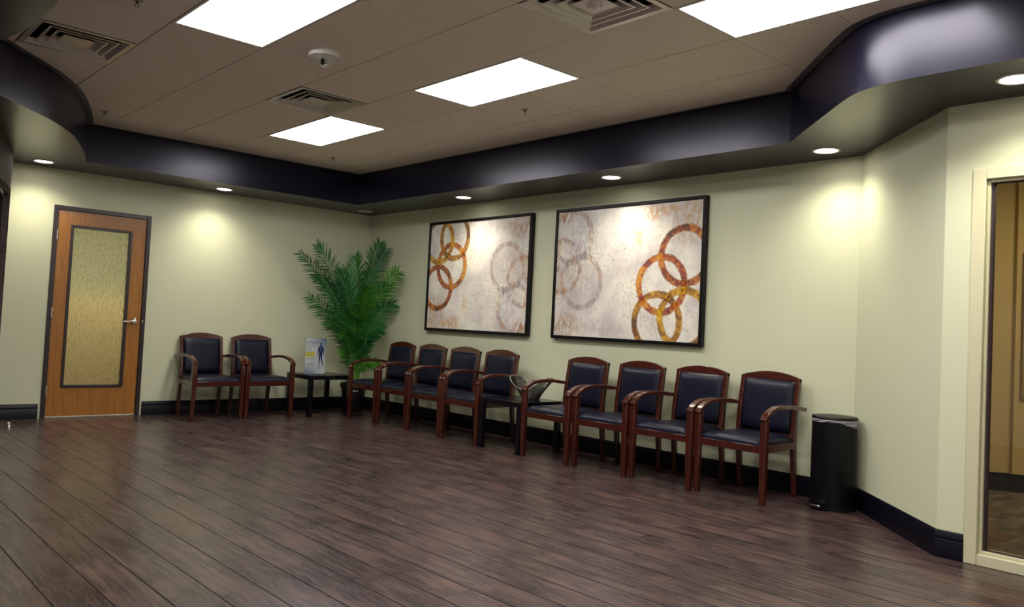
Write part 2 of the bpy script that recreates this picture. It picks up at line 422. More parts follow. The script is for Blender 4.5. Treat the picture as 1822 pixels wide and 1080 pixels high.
# --- baseboards
prof = [(0, 0), (.016, 0), (.016, .098), (.013, .104), (.015, .110), (.015, .122), (.010, .132), (.008, .144), (.003, .152), (0, .153)]
def baseboard(name, path, mat=None):
    bm = B(); n_ = len(path); rings = []
    for i in range(n_):
        p = Vector(path[i])
        def nrm(a, b):
            d = (Vector(b) - Vector(a)).normalized(); return Vector((-d.y, d.x))
        if i == 0: o = nrm(path[0], path[1])
        elif i == n_ - 1: o = nrm(path[-2], path[-1])
        else:
            a = nrm(path[i - 1], path[i]); b = nrm(path[i], path[i + 1]); o = (a + b) / (1 + a.dot(b))
        rings.append([bm.verts.new((p.x + o.x * q, p.y + o.y * q, z)) for q, z in prof])
    for a, b in zip(rings, rings[1:]):
        for j in range(len(prof) - 1): bm.faces.new((a[j], a[j + 1], b[j + 1], b[j]))
    for r in (rings[0], rings[-1]): bm.faces.new(r)
    struct(name, bm, mat or M['basenavy'], smooth=35)
baseboard('baseboard_back', [(DX0 - .03, YB), (-1.86, YB)])
baseboard('baseboard_right', [(X3, WY0), (X3, Y2), (XR, Y1), (XR, YB), (DX1 + .03, YB)])

# --- door
dr = empty('door_1', (-0.957, YB, 0)); dr['kind'] = 'structure'
def bx(name, lo, hi, mat, parent, bevel=0, org=(0, 0, 0), smooth=None):
    bm = B(); box(bm, [lo[i] - org[i] for i in range(3)], [hi[i] - org[i] for i in range(3)]); return obj(name, bm, mat, parent, bevel=bevel, smooth=smooth)
O = (-0.957, YB, 0)
bm = B()
for lo_, hi_ in (((-1.449, YB - .014, 0), (-1.405, YB + .14, 2.213)), ((-.511, YB - .014, 0), (-.467, YB + .14, 2.213)), ((-1.405, YB - .014, 2.169), (-.511, YB + .14, 2.213))):
    box(bm, [lo_[i] - O[i] for i in range(3)], [hi_[i] - O[i] for i in range(3)])
obj('door_frame', bm, M['bronze'], dr, bevel=.003)
y0, y1 = YB + .004, YB + .048
bm = B()
for a, b in (((-1.402, y0, .016), (-1.262, y1, 2.166)), ((-.672, y0, .016), (-.514, y1, 2.166)), ((-1.262, y0, .016), (-.672, y1, .327)), ((-1.262, y0, 2.01), (-.672, y1, 2.166))):
    box(bm, [a[i] - O[i] for i in range(3)], [b[i] - O[i] for i in range(3)])
lf = obj('door_leaf', bm, M['doorwood'], dr)
bm = B()
x0, x1, z0, z1 = -1.276, -.657, .312, 2.024; t = .030
for a, b in (((x0, y0 - .01, z0), (x0 + t, y1, z1)), ((x1 - t, y0 - .01, z0), (x1, y1, z1)), ((x0 + t, y0 - .01, z0), (x1 - t, y1, z0 + t)), ((x0 + t, y0 - .01, z1 - t), (x1 - t, y1, z1))):
    box(bm, [a[i] - O[i] for i in range(3)], [b[i] - O[i] for i in range(3)])
obj('glazing_bead', bm, M['bronze'], dr, bevel=.003)
bx('door_pane', (-1.247, YB + .022, .34), (-.686, YB + .030, 1.996), M['rainglass'], dr, org=O)
bx('door_sweep', (-1.402, YB + .0, .006), (-.514, YB + .05, .018), M['metalpaint'], dr, org=O)
hd = empty('door_handle', (-.582 - O[0], -.004, 1.035), parent=dr)
bm = B(); lathe(bm, [(.001, .014), (.026, .013), (.034, .007), (.036, 0)], 24)
o = obj('rose', bm, M['chrome'], hd, smooth=30); o.rotation_euler = (PI / 2, 0, 0)
bm = B(); sweep(bm, [(0, -.012, 0), (0, -.045, 0), (-.01, -.055, 0), (-.05, -.058, .0), (-.10, -.055, -.003), (-.128, -.045, -.006)], [(.02, .02), (.02, .018), (.02, .014), (.019, .011), (.017, .010), (.015, .010)], side=Vector((0, 0, 1)))
obj('lever', bm, M['chrome'], hd, bevel=.003)
for zz in (1.905, 1.095, .29):
    bm = B(); cbox(bm, (-1.4065 - O[0], -.012, zz), (.012, .012, .10)); obj('hinge', bm, M['steel'], dr, bevel=.002)
bm = B(); cbox(bm, (-.497 - O[0], -.017, 1.04), (.006, .006, .03)); obj('strike_plate', bm, M['chrome'], dr)
# room behind the door: low tan partition, green wall, added unseen lamp
bm = B(); box(bm, (-3.6, 7.4, 0), (1.8, 7.5, 2.8)); box(bm, (-3.7, YB + .2, 0), (-3.6, 7.5, 2.8)); box(bm, (1.8, YB + .2, 0), (1.9, 7.5, 2.8)); struct('wall_back_room', bm, M['wall'])
bm = B(); box(bm, (-3.6, YB + .13, -.1), (1.8, 7.5, -.001)); struct('floor_back_room', bm, M['carpet'])
bm = B(); box(bm, (-3.6, YB + .13, 2.8), (1.8, 7.5, 2.9)); struct('ceiling_back_room', bm, M['white'])
bm = B(); box(bm, (-3.0, 5.3, 0), (1.6, 5.38, 1.30)); struct('wall_back_partition', bm, wall_mat('tan partition paint', (0.50, 0.42, 0.24)))
ld = bpy.data.lights.new('added unseen back room lamp', 'AREA'); ld.energy = BACKROOM_WATTS; ld.size = .6; ld.color = (1, .9, .7)
lo_ = bpy.data.objects.new('added_unseen_back_room_lamp', ld); C.objects.link(lo_); lo_.location = (-.6, 4.95, 2.75)

# --- interior window at the right
wn = empty('window_1', (X3, WY0, 0)); wn['kind'] = 'structure'
O = (X3, WY0, 0)
def ring(bm, ya, yb, za, zb, wy, wz, xa, xb):
    for a, b in (((xa, ya - wy, za), (xb, ya, zb)), ((xa, yb, za), (xb, yb + wy, zb)), ((xa, yb + wy, za), (xb, ya - wy, za + wz)), ((xa, yb + wy, zb - wz), (xb, ya - wy, zb))):
        box(bm, [a[i] - O[i] for i in range(3)], [b[i] - O[i] for i in range(3)])
bm = B(); ring(bm, WY0, WY1, 0, WZ1, .068, .062, X3 - .012, X3 + .13); obj('window_frame', bm, M['cream'], wn, bevel=.004)
bm = B(); ring(bm, WY0 - .068, WY1 + .068, .062, WZ1 - .062, .016, .016, X3 + .016, X3 + .11); obj('window_stop', bm, M['cream'], wn, bevel=.002)
bm = B(); ring(bm, WY0 - .084, WY1 + .084, .078, WZ1 - .078, .012, .004, X3 + .035, X3 + .075); obj('gasket', bm, M['gasket'], wn)
bm = B(); box(bm, (.052, -.088, .08), (.058, WY1 - WY0 + .088, WZ1 - .08)); obj('window_pane', bm, M['glass'], wn)
# office beyond the glass
ux, uy = .6178, -.7863
def dpt(s, off=0): return (4.24 + ux * s + uy * off * 1.0, -2.743 + uy * s - ux * off * 1.0)   # off>0 toward the window side
bm = B()
prism(bm, [dpt(-1.4), dpt(.19), dpt(.19, -.0), dpt(.19, -.12), dpt(-1.4, -.12)][:2] + [dpt(.19, -.12), dpt(-1.4, -.12)], 0, 2.8)
prism(bm, [dpt(.19, .05), dpt(2.6, .05), dpt(2.6, -.12), dpt(.19, -.12)], 0, 2.8)
struct('wall_office_angled', bm, M['amberwall'])
bm = B(); box(bm, (X3 + .12, -7.6, 0), (6.2, -7.5, 2.8)); box(bm, (5.9, -7.5, 0), (6.0, -4.3, 2.8)); box(bm, (XR + .12, -1.6, 0), (4.2, -1.5, 2.8))
struct('wall_office', bm, M['amberwall'])
bm = B(); box(bm, (X3 + .12, -7.5, -.1), (XR + .12, Y2 - .2, -.002)); box(bm, (XR + .12, -7.5, -.1), (6, -1.5, -.001)); box(bm, (X3 + .06, WY1, -.1), (XR + .12, WY0, .002)); struct('floor_office', bm, M['carpet'])
bm = B(); prism(bm, [(X3 + .12, -7.5), (6, -7.5), (6, -1.5), (XR + .12, -1.5), (XR + .12, Y1 - .06), (X3 + .12, Y2 - .06)], 2.8, 2.9); struct('ceiling_office', bm, M['white'])
bm = B()
for a, b, of in ((-1.4, .19, 0), (.175, 2.6, .05)):
    prism(bm, [dpt(a, of), dpt(b, of), dpt(b, of + .015), dpt(a, of + .015)], 0, .15)
struct('baseboard_office', bm, M['basenavy'])
bm = B()  # panel added in the office, imitating a reflection in the window glass
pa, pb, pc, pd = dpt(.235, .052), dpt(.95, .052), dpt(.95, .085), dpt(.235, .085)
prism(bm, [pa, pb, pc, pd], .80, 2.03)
k = NT('brown feather reflection'); co = k.coord()
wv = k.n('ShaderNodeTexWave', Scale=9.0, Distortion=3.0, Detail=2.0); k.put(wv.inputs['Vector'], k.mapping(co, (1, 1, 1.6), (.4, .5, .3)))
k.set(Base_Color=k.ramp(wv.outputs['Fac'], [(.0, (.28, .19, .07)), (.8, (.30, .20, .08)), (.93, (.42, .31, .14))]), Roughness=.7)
tag(obj('reflection_panel', bm, k.m), 'brown feather patterned panel added on the amber wall to imitate a reflection in the interior window', 'reflection panel')
ld = bpy.data.lights.new('added unseen office lamp', 'AREA'); ld.energy = OFFICE_WATTS; ld.size = .8; ld.color = (1, .82, .52)
lo_ = bpy.data.objects.new('office_lamp', ld); C.objects.link(lo_); lo_.location = (3.2, -4.2, 2.76)

# ================================================================== ceiling fittings
def panel(i, j, label):
    x0, y1 = i * T, -j * T; cx, cy = x0 + T / 2, y1 - T
    r = empty('ceiling_light', (cx, cy, H)); tag(r, label, 'ceiling light', 'fluorescent panels in the tile ceiling')
    hw, hl = T / 2 - .006, T - .006; f = .016
    bm = B()
    for a, b in (((-hw, -hl), (-hw + f, hl)), ((hw - f, -hl), (hw, hl)), ((-hw + f, -hl), (hw - f, -hl + f)), ((-hw + f, hl - f), (hw - f, hl))):
        box(bm, (a[0], a[1], -.004), (b[0], b[1], .05))
    obj('light_frame', bm, M['white'], r, bevel=.002)
    bm = B(); box(bm, (-hw + f, -hl + f, .004), (hw - f, hl - f, .008)); obj('diffuser', bm, M['panel'], r)
panel(0, 0, 'lit rectangular ceiling panel between the two large air vents')
panel(0, -4, 'smallest lit ceiling panel, touching the vent near the far corner')
panel(-3, 0, 'lit ceiling panel at top beside the domed alarm, nearest the left curved soffit')
panel(0, 4, 'large lit ceiling panel beside the near air vent and right curved soffit')
for ij, lb in zip(lights[4:], ('unseen lit panel added for light behind the camera, left of the near air vent', 'unseen lit panel added for light by the front wall, nearer the interior window', 'unseen lit panel added for light by the front wall, nearest the left wall')): panel(*ij, lb)  # unseen panels added to balance the room light

def vent(i, j, label, knob=False):
    cx, cy = (i + .5) * T, -(j + .5) * T
    r = empty('air_vent', (cx, cy, H)); tag(r, label, 'air vent', 'square ceiling air diffusers')
    h = T / 2 - .004
    bm = B()
    def sq(bm, h0, z0, h1, z1, th=.003):
        a = [(-1, -1), (1, -1), (1, 1), (-1, 1)]
        for s in (0, th):
            A = [bm.verts.new((x * h0, y * h0, z0 + s)) for x, y in a]; D = [bm.verts.new((x * h1, y * h1, z1 + s)) for x, y in a]
            for q in range(4): bm.faces.new((A[q], A[(q + 1) % 4], D[(q + 1) % 4], D[q]))
    sq(bm, h, -.004, h - .035, -.004); sq(bm, h - .035, -.004, h - .060, .03)
    obj('vent_frame', bm, M['metalpaint'], r)
    bm = B(); sq(bm, h - .060, .03, h - .065, .13); cbox(bm, (0, 0, .135), (h * 1.8, h * 1.8, .01)); obj('vent_throat', bm, M['dark'], r)
    for hh in (.215, .160):
        bm = B(); sq(bm, hh, -.002, hh - .012, -.002); sq(bm, hh - .012, -.002, hh - .050, .040); obj('louver', bm, M['metalpaint'], r)
    bm = B(); sq(bm, .105, -.002, .092, .004); box(bm, (-.092, -.092, .004), (.092, .092, .007)); obj('centre_plate', bm, M['metalpaint'], r)
    if knob:
        bm = B(); lathe(bm, [(.008, -.010), (.010, -.014), (.034, -.012), (.042, -.002), (.044, .004)], 24, cap0=True); obj('knob', bm, M['metalpaint'], r, smooth=40)
vent(-1, 3, 'large square air vent with round centre knob, between the two bright panels', True)
vent(-1, -2, 'square air vent touching the smallest lit panel near the far corner')
vent(-4, -2, 'square air vent with dark slots beside the left curved soffit')

def downlight(x, y, label, on=True):
    r = empty('downlight', (x, y, ZB)); tag(r, label, 'downlight', 'recessed downlights in the soffit')
    bm = B(); lathe(bm, [(.097, 0), (.096, -.005), (.090, -.008), (.080, -.006), (.076, -.001)], 40); obj('trim_ring', bm, M['white'], r, smooth=50)
    bm = B(); lathe(bm, [(.0765, -.0025), (.04, -.0035), (.001, -.004)], 32); obj('lens', bm, M['lamp'] if on else M['lampoff'], r, smooth=30)
    if on:
        ld = bpy.data.lights.new('downlight beam', 'SPOT'); ld.energy = SPOT_WATTS; ld.color = (1, .93, .74)
        ld.spot_size = math.radians(136); ld.spot_blend = 1.0; ld.shadow_soft_size = .05
        o = bpy.data.objects.new('lamp', ld); C.objects.link(o); o.parent = r; o.location = (0, 0, -.02)
downlight(-1.65, 3.861, 'lit recessed downlight above the wooden door, under the left curved soffit')
downlight(.193, 3.855, 'lit recessed downlight above the pair of chairs on the door wall')
downlight(2.10, 3.885, 'unlit recessed downlight in the far room corner above the palm', False)
downlight(2.055, 1.82, 'lit recessed downlight above the smaller-looking far painting')
downlight(2.04, -.31, 'lit recessed downlight above the nearer painting')
downlight(2.10, -2.295, 'lit recessed downlight above the black waste bin')
downlight(1.117, -3.784, 'lit recessed downlight above the interior window at the right edge')
for q in ((1.13, -5.6), (-2.9, 3.3)): pass

# smoke / strobe alarm
r = empty('smoke_alarm', (-.90, -.245, H)); tag(r, 'round white ceiling alarm with a clear conical dome', 'alarm')
bm = B(); lathe(bm, [(.105, 0), (.104, -.022), (.098, -.034), (.085, -.038), (.001, -.038)], 40); obj('alarm_base', bm, M['white'], r, smooth=40)
bm = B(); lathe(bm, [(.080, -.038), (.070, -.058), (.045, -.078), (.022, -.092), (.001, -.096)], 32); obj('dome', bm, M['acrylic'], r, smooth=40)
bm = B(); cbox(bm, (0, 0, -.055), (.035, .02, .03)); obj('strobe', bm, M['chrome'], r, bevel=.004)
bm = B(); cbox(bm, (-.012, -.01, -.062), (.012, .016, .04)); obj('sensor', bm, M['black'], r)
def sprinkler(x, y, label):
    r = empty('sprinkler', (x, y, H)); tag(r, label, 'sprinkler', 'ceiling sprinkler heads')
    bm = B(); lathe(bm, [(.032, 0), (.030, -.003), (.012, -.006), (.008, -.006)], 20, cap1=True); obj('escutcheon', bm, M['pale'], r, smooth=40)
    bm = B(); lathe(bm, [(.007, -.004), (.007, -.022)], 10, cap1=True)
    for s in (-1, 1): tube(bm, [(s * .007, 0, -.018), (s * .013, 0, -.030), (s * .004, 0, -.044)], .002, 5)
    obj('sprinkler_body', bm, M['bronze'], r)
    bm = B(); lathe(bm, [(.002, -.046), (.016, -.046), (.016, -.0475), (.002, -.0475)], 14, cap0=True); obj('deflector', bm, M['steel'], r)
sprinkler(.932, -.30, 'sprinkler head beside the middle lit panel')
sprinkler(.989, 2.842, 'sprinkler head beyond the smallest lit panel, near the soffit corner')
sprinkler(-1.407, 2.832, 'sprinkler head in the ceiling at the tip of the left curved soffit')
sprinkler(-2.10, -.20, 'sprinkler head at the top edge between the near vent and left lobe of soffit')

# ================================================================== paintings
rings_hot = [(.683, .136, 0), (.447, -.117, 1), (.694, -.419, 2), (.408, -.454, 3)]
rings_ghost = [(-.664, .364), (-.526, -.082), (-.796, .074)]
def mk_canvas():
    k = NT('abstract rings canvas'); co = k.coord()
    sp = k.n('ShaderNodeSeparateXYZ'); k.put(sp.inputs[0], co)
    nz = k.noise(co, 9, 4, .6, 'Color'); ns = k.n('ShaderNodeSeparateColor'); k.put(ns.inputs[0], nz)
    X = k.math('ADD', sp.outputs[0], k.math('MULTIPLY', k.math('SUBTRACT', ns.outputs[0], .5), .035))
    Y = k.math('ADD', sp.outputs[1], k.math('MULTIPLY', k.math('SUBTRACT', ns.outputs[1], .5), .035))
    def dist(cx, cy):
        a = k.math('SUBTRACT', X, cx); b = k.math('SUBTRACT', Y, cy)
        return k.math('SQRT', k.math('ADD', k.math('MULTIPLY', a, a), k.math('MULTIPLY', b, b)))
    cloud = k.noise(co, 2.2, 4, .6)
    base = k.ramp(cloud, [(0.36, (0.54, 0.49, 0.48)), (0.5, (0.69, 0.645, 0.60)), (0.62, (0.80, 0.76, 0.66))])
    # fine crackle: dark dashes clustered
    d1 = k.noise(k.mapping(co, (1, .32, 1)), 120, 4, .75); cl = k.noise(k.mapping(co, (1, .6, 1)), 5.5, 3, .6)
    dash = k.math('MULTIPLY', k.math('MULTIPLY', k.math('SUBTRACT', d1, .53, clamp=True), 12, clamp=True), k.math('MULTIPLY', k.math('SUBTRACT', cl, .44, clamp=True), 6, clamp=True), clamp=True)
    c = k.mix(k.math('MULTIPLY', dash, .75), base, (0.15, 0.13, 0.17))
    d2 = k.noise(k.mapping(co, (1.6, .25, 1), loc=(3, 2, 0)), 60, 4, .7); cl2 = k.noise(k.mapping(co, loc=(9, 4, 0)), 3.5, 3, .6)
    dash2 = k.math('MULTIPLY', k.math('MULTIPLY', k.math('SUBTRACT', d2, .55, clamp=True), 10, clamp=True), k.math('MULTIPLY', k.math('SUBTRACT', cl2, .5, clamp=True), 6, clamp=True), clamp=True)
    c = k.mix(k.math('MULTIPLY', dash2, .5), c, (0.42, 0.20, 0.09))
    br = k.noise(k.mapping(co, (1, .5, 1)), 26, 4, .7)
    def patch(c, cx, cy, rx, ry, col, amt=.8):
        a = k.math('DIVIDE', k.math('SUBTRACT', X, cx), rx); b = k.math('DIVIDE', k.math('SUBTRACT', Y, cy), ry)
        d = k.math('SUBTRACT', 1.0, k.math('ADD', k.math('MULTIPLY', a, a), k.math('MULTIPLY', b, b)), clamp=True)
        m = k.math('MULTIPLY', d, k.math('MULTIPLY', k.math('SUBTRACT', br, .42, clamp=True), 7, clamp=True), clamp=True)
        return k.mix(k.math('MULTIPLY', m, amt), c, col)
    for a in ((-.76, .57, .14, .12, (.28, .10, .03)), (-.86, .29, .06, .14, (.55, .30, .03)), (-.86, .02, .08, .14, (.30, .14, .05)), (-.85, -.17, .06, .07, (.60, .34, .03)),
              (-.74, -.52, .32, .14, (.36, .19, .07)), (-.20, -.52, .3, .1, (.45, .38, .36)), (.17, .34, .07, .10, (.60, .36, .12)), (.36, .55, .16, .10, (.50, .22, .05)),
              (.53, .56, .10, .06, (.62, .33, .04)), (.70, .42, .25, .25, (.50, .34, .20)), (.78, .55, .12, .16, (.50, .33, .12)), (-.55, .30, .25, .3, (.47, .42, .46)), (-.62, -.1, .3, .3, (.50, .42, .38))):
        c = patch(c, *a)
    gh = k.math('MULTIPLY', k.math('SUBTRACT', br, .34, clamp=True), 4.5, clamp=True)
    for cx, cy in rings_ghost:
        d = k.math('ABSOLUTE', k.math('SUBTRACT', dist(cx, cy), .255))
        m = k.math('MULTIPLY', k.math('DIVIDE', k.math('SUBTRACT', .034, d), .012, clamp=True), gh, clamp=True)
        gc = k.ramp(k.noise(co, 11, 3), [(0.4, (0.25, 0.20, 0.21)), (0.6, (0.42, 0.22, 0.10))])
        c = k.mix(k.math('MULTIPLY', m, .7), c, gc)
    var = k.noise(co, 8, 4, .7); var2 = k.noise(co, 30, 3, .7)
    v = k.math('ADD', k.math('MULTIPLY', var, .6), k.math('MULTIPLY', var2, .4))
    hot = [[(0.42, (0.04, 0.012, 0.004)), (0.48, (0.22, 0.03, 0.010)), (0.53, (0.42, 0.12, 0.008)), (0.62, (0.60, 0.28, 0.03))],
           [(0.42, (0.08, 0.015, 0.006)), (0.48, (0.30, 0.035, 0.014)), (0.53, (0.45, 0.14, 0.008)), (0.62, (0.62, 0.30, 0.02))],
           [(0.41, (0.08, 0.030, 0.003)), (0.48, (0.38, 0.17, 0.005)), (0.54, (0.58, 0.31, 0.008)), (0.62, (0.66, 0.42, 0.03))],
           [(0.42, (0.04, 0.012, 0.003)), (0.48, (0.20, 0.065, 0.004)), (0.54, (0.42, 0.18, 0.006)), (0.62, (0.60, 0.36, 0.04))]]
    for cx, cy, h in (rings_hot[0], rings_hot[3], rings_hot[1], rings_hot[2]):
        d = k.math('ABSOLUTE', k.math('SUBTRACT', dist(cx, cy), .25))
        m = k.math('DIVIDE', k.math('SUBTRACT', .036, d), .006, clamp=True)
        line = k.math('MULTIPLY', k.math('SUBTRACT', 1.0, k.math('DIVIDE', k.math('ABSOLUTE', k.math('SUBTRACT', d, .026)), .003, clamp=True), clamp=True), .5)
        col = k.ramp(v, hot[h]); col = k.mix(line, col, (0.70, 0.45, 0.20)); col = k.mix(k.math('MULTIPLY', k.math('DIVIDE', k.math('SUBTRACT', d, .026), .01, clamp=True), .45), col, (0.12, 0.04, 0.008))
        c = k.mix(k.math('MULTIPLY', m, .93), c, col)
    k.set(Base_Color=c, Roughness=.32, Specular_IOR_Level=.45); k.bump(br, .12, .002)
    return k.m
M['canvas'] = mk_canvas()
def painting(yc, zc, flip, label):
    r = empty('painting', (XR, yc, zc)); r.rotation_euler = Matrix(((0, 0, -1), (-1, 0, 0), (0, 1, 0))).to_euler()
    tag(r, label, 'painting', 'pair of framed abstract ring paintings')
    W2, H2, dp, f = .895, .655, .058, .032
    bm = B()
    for a, b in (((-W2, -H2), (-W2 + f, H2)), ((W2 - f, -H2), (W2, H2)), ((-W2 + f, -H2), (W2 - f, -H2 + f)), ((-W2 + f, H2 - f), (W2 - f, H2))):
        box(bm, (a[0], a[1], .002), (b[0], b[1], dp))
    obj('picture_frame', bm, M['black'], r, bevel=.005)
    bm = B(); box(bm, (-W2 + f, -H2 + f, .004), (W2 - f, H2 - f, .044)); o = obj('canvas', bm, M['canvas'], r)
    if flip: o.rotation_euler = (0, 0, PI)
painting(1.915, 1.745, True, 'framed abstract with orange rings at its left edge, nearer the palm')
painting(-.225, 1.745, False, 'framed abstract with orange rings at its right edge, nearer the waste bin')

# ================================================================== chairs
def make_chair():
    r = empty('guest_chair')
    wd = M['wood']
    for s in (-1, 1):
        x = s * .275
        bm = B(); sweep(bm, [(x, -.262, 0), (x, -.266, .2), (x, -.268, .42), (x, -.266, .585), (x, -.262, .607)], [(.040, .038), (.046, .044), (.050, .048), (.050, .046), (.050, .044)])
        obj('leg', bm, wd, r, bevel=.005)
    for s in (-1, 1):
        x = s * .232
        bm = B(); sweep(bm, [tuple(v) for v in spline([(x, .272, 0), (x, .252, .20), (x, .232, .42), (x, .245, .62), (x, .285, .893)], 4)], [(.036, .034 + .012 * (1 - abs(i / 16 - .5) * 2)) for i in range(17)])
        obj('leg', bm, wd, r, bevel=.004)
    for s in (-1, 1):
        x = s * .275
        P = spline([(x, -.290, .598), (x, -.262, .628), (x, -.215, .657), (x, -.15, .678), (x, -.06, .690), (x, .08, .688), (x, .20, .676), (x, .300, .664)], 4)
        bm = B(); sweep(bm, [tuple(v) for v in P], [(.050, .030)] * len(P)); obj('armrest', bm, wd, r, bevel=.005)
    # arched crest rail
    bm = B(); n_ = 14; rows = []
    for i in range(n_ + 1):
        x = -.250 + .5 * i / n_; zt = .893 + .044 * (1 - (x / .25) ** 2); zb = .866
        yy = .282 + (zb - .88) * .15; yt = yy + (zt - zb) * .15
        rows.append([bm.verts.new((x, yy - .016, zb)), bm.verts.new((x, yy + .016, zb)), bm.verts.new((x, yt + .016, zt)), bm.verts.new((x, yt - .016, zt))])
    for a, b in zip(rows, rows[1:]):
        for j in range(4): bm.faces.new((a[j], a[(j + 1) % 4], b[(j + 1) % 4], b[j]))
    bm.faces.new(rows[0]); bm.faces.new(rows[-1][::-1])
    obj('crest_rail', bm, M['woodx'], r, bevel=.004)
    # padded back
    def cushion(bm, nx_, ny_, fn):
        top = [[None] * (ny_ + 1) for _ in range(nx_ + 1)]; bot = [[None] * (ny_ + 1) for _ in range(nx_ + 1)]
        for i in range(nx_ + 1):
            for j in range(ny_ + 1):
                a, b = fn(i / nx_ * 2 - 1, j / ny_ * 2 - 1); top[i][j] = bm.verts.new(a); bot[i][j] = bm.verts.new(b)
        for i in range(nx_):
            for j in range(ny_):
                bm.faces.new((top[i][j], top[i + 1][j], top[i + 1][j + 1], top[i][j + 1])); bm.faces.new((bot[i][j + 1], bot[i + 1][j + 1], bot[i + 1][j], bot[i][j]))
        for i in range(nx_):
            for j in (0, ny_): bm.faces.new((top[i][j], top[i + 1][j], bot[i + 1][j], bot[i][j]))
        for j in range(ny_):
            for i in (0, nx_): bm.faces.new((top[i][j], top[i][j + 1], bot[i][j + 1], bot[i][j]))
    def puff(u, v, e=5): return max(0, (1 - abs(u) ** e)) ** .5 * max(0, (1 - abs(v) ** e)) ** .5
    def yback(z): return .238 if z < .5 else .238 + (z - .5) * .125 - .006
    def fb(u, v):
        x = u * .2155; z = .674 + v * .203
        yb = yback(z); return (x, yb - .010 - .030 * puff(u, v, 6), z), (x, yb + .018, z)
    bm = B(); cushion(bm, 16, 16, fb); obj('backrest', bm, M['vinyl'], r, smooth=60)
    def fs(u, v):
        hw = .247 if v < .75 else .238; x = u * hw * (1 - .0 * v); y = -.030 + v * .245
        y -= (.006 * (1 - u * u) if v < -.9 else 0)
        return (x, y, .440 + .030 * puff(u, v, 7) + .004 * (1 - u * u)), (x, y, .418)
    bm = B(); cushion(bm, 18, 18, fs); obj('seat', bm, M['vinyl'], r, smooth=60)
    bm = B()
    box(bm, (-.255, -.284, .364), (.255, -.262, .418)); box(bm, (-.232, .225, .364), (.232, .247, .418))
    for s in (-1, 1): sweep(bm, [(s * .262, -.25, .391), (s * .243, .236, .391)], (.022, .054))
    obj('seat_frame', bm, wd, r, bevel=.003)
    bm = B(); box(bm, (-.216, .236, .45), (.216, .256, .49)); obj('back_rail', bm, wd, r, bevel=.003)
    return r
chair0 = make_chair(); used = [False]
def chair(fx, fy, face, label, group, tw=0):
    """fx, fy: midpoint between the front feet; face: direction the chair looks"""
    o = chair0 if not used[0] else copy_tree(chair0)
    used[0] = True
    a = {'-y': 0, '-x': -PI / 2}[face] + tw
    off = Matrix.Rotation(a, 2) @ Vector((0, .262))
    o.location = (fx + off.x, fy + off.y, 0); o.rotation_euler = (0, 0, a); tag(o, label, 'chair', group)
g1 = 'guest chairs by the door wall'; g2 = 'guest chairs under the far painting'; g3 = 'guest chairs under the nearer painting'
chair(.152, 3.59, '-y', 'cherry wood armchair with navy pad, nearer the door on the door wall', g1)
chair(.757, 3.575, '-y', 'cherry wood armchair with navy pad on the door wall, beside the table with the flyer', g1)
chair(1.675, 3.04, '-x', 'cherry wood armchair with navy pad in front of the potted palm', g2)
chair(1.675, 2.43, '-x', 'cherry wood armchair, second from the palm in the far row of four', g2)
chair(1.66, 1.815, '-x', 'cherry wood armchair, third from the palm in the far row of four', g2)
chair(1.655, 1.21, '-x', 'cherry wood armchair beside the basket table on its palm side', g2)
chair(1.665, .01, '-x', 'cherry wood armchair beside the basket table, first of the nearer row', g3)
chair(1.705, -.594, '-x', 'cherry wood armchair, second from the basket table in the nearer row', g3)
chair(1.735, -1.200, '-x', 'cherry wood armchair, third from the basket table in the nearer row', g3)
chair(1.768, -1.803, '-x', 'cherry wood armchair beside the black waste bin, end of the nearer row', g3)

# ================================================================== side tables
def side_table(x0, x1, y0, y1, label, zt=.485):
    cx, cy = (x0 + x1) / 2, (y0 + y1) / 2; hx, hy = (x1 - x0) / 2, (y1 - y0) / 2
    r = empty('side_table', (cx, cy, 0)); tag(r, label, 'side table', 'square black side tables')
    bm = B(); box(bm, (-hx, -hy, zt - .05), (hx, hy, zt)); obj('tabletop', bm, M['tablewood'], r, bevel=.002)
    for sx in (-1, 1):
        for sy in (-1, 1):
            bm = B(); cbox(bm, (sx * (hx - .026), sy * (hy - .026), (zt - .05) / 2), (.050, .050, zt - .05)); obj('leg', bm, M['tablewood'], r, bevel=.002)
side_table(1.225, 1.805, 3.49, 4.07, 'square black side table in the corner holding the white flyer')
side_table(1.635, 2.195, .315, .895, 'square black side table between the chair rows holding the basket')

# ================================================================== flyer in acrylic holder
r = empty('flyer_sign', (1.405, 3.72, .485)); tag(r, 'white flyer with a blue anatomy figure standing on the corner table', 'sign')
k = NT('flyer paper'); co = k.coord(); sp = k.n('ShaderNodeSeparateXYZ'); k.put(sp.inputs[0], co)
fx_ = sp.outputs[0]; fz_ = sp.outputs[2]
tr = k.math('MULTIPLY', k.math('SUBTRACT', k.math('ADD', k.math('MULTIPLY', fx_, 3.5), k.math('MULTIPLY', fz_, 3.2)), 1.0, clamp=True), 1.1, clamp=True)
bl = k.math('MULTIPLY', k.math('SUBTRACT', .13, fz_, clamp=True), 7, clamp=True); bl = k.math('MULTIPLY', bl, k.math('MULTIPLY', k.math('SUBTRACT', .10, fx_, clamp=True), 5, clamp=True), clamp=True)
c = k.mix(tr, (.84, .86, .92), (.10, .24, .32)); c = k.mix(bl, c, (.16, .36, .50)); k.set(Base_Color=c, Roughness=.3)
bm = B(); box(bm, (-.138, -.0015, .008), (.138, .0015, .438)); obj('flyer_page', bm, k.m, r)
bm = B(); box(bm, (-.142, -.0055, .004), (.142, -.0025, .442)); box(bm, (-.142, .0025, .004), (.142, .0055, .442)); box(bm, (-.142, -.05, .0), (.142, .06, .004))
bm2 = bm; obj('acrylic_holder', bm, M['acrylic'], r)
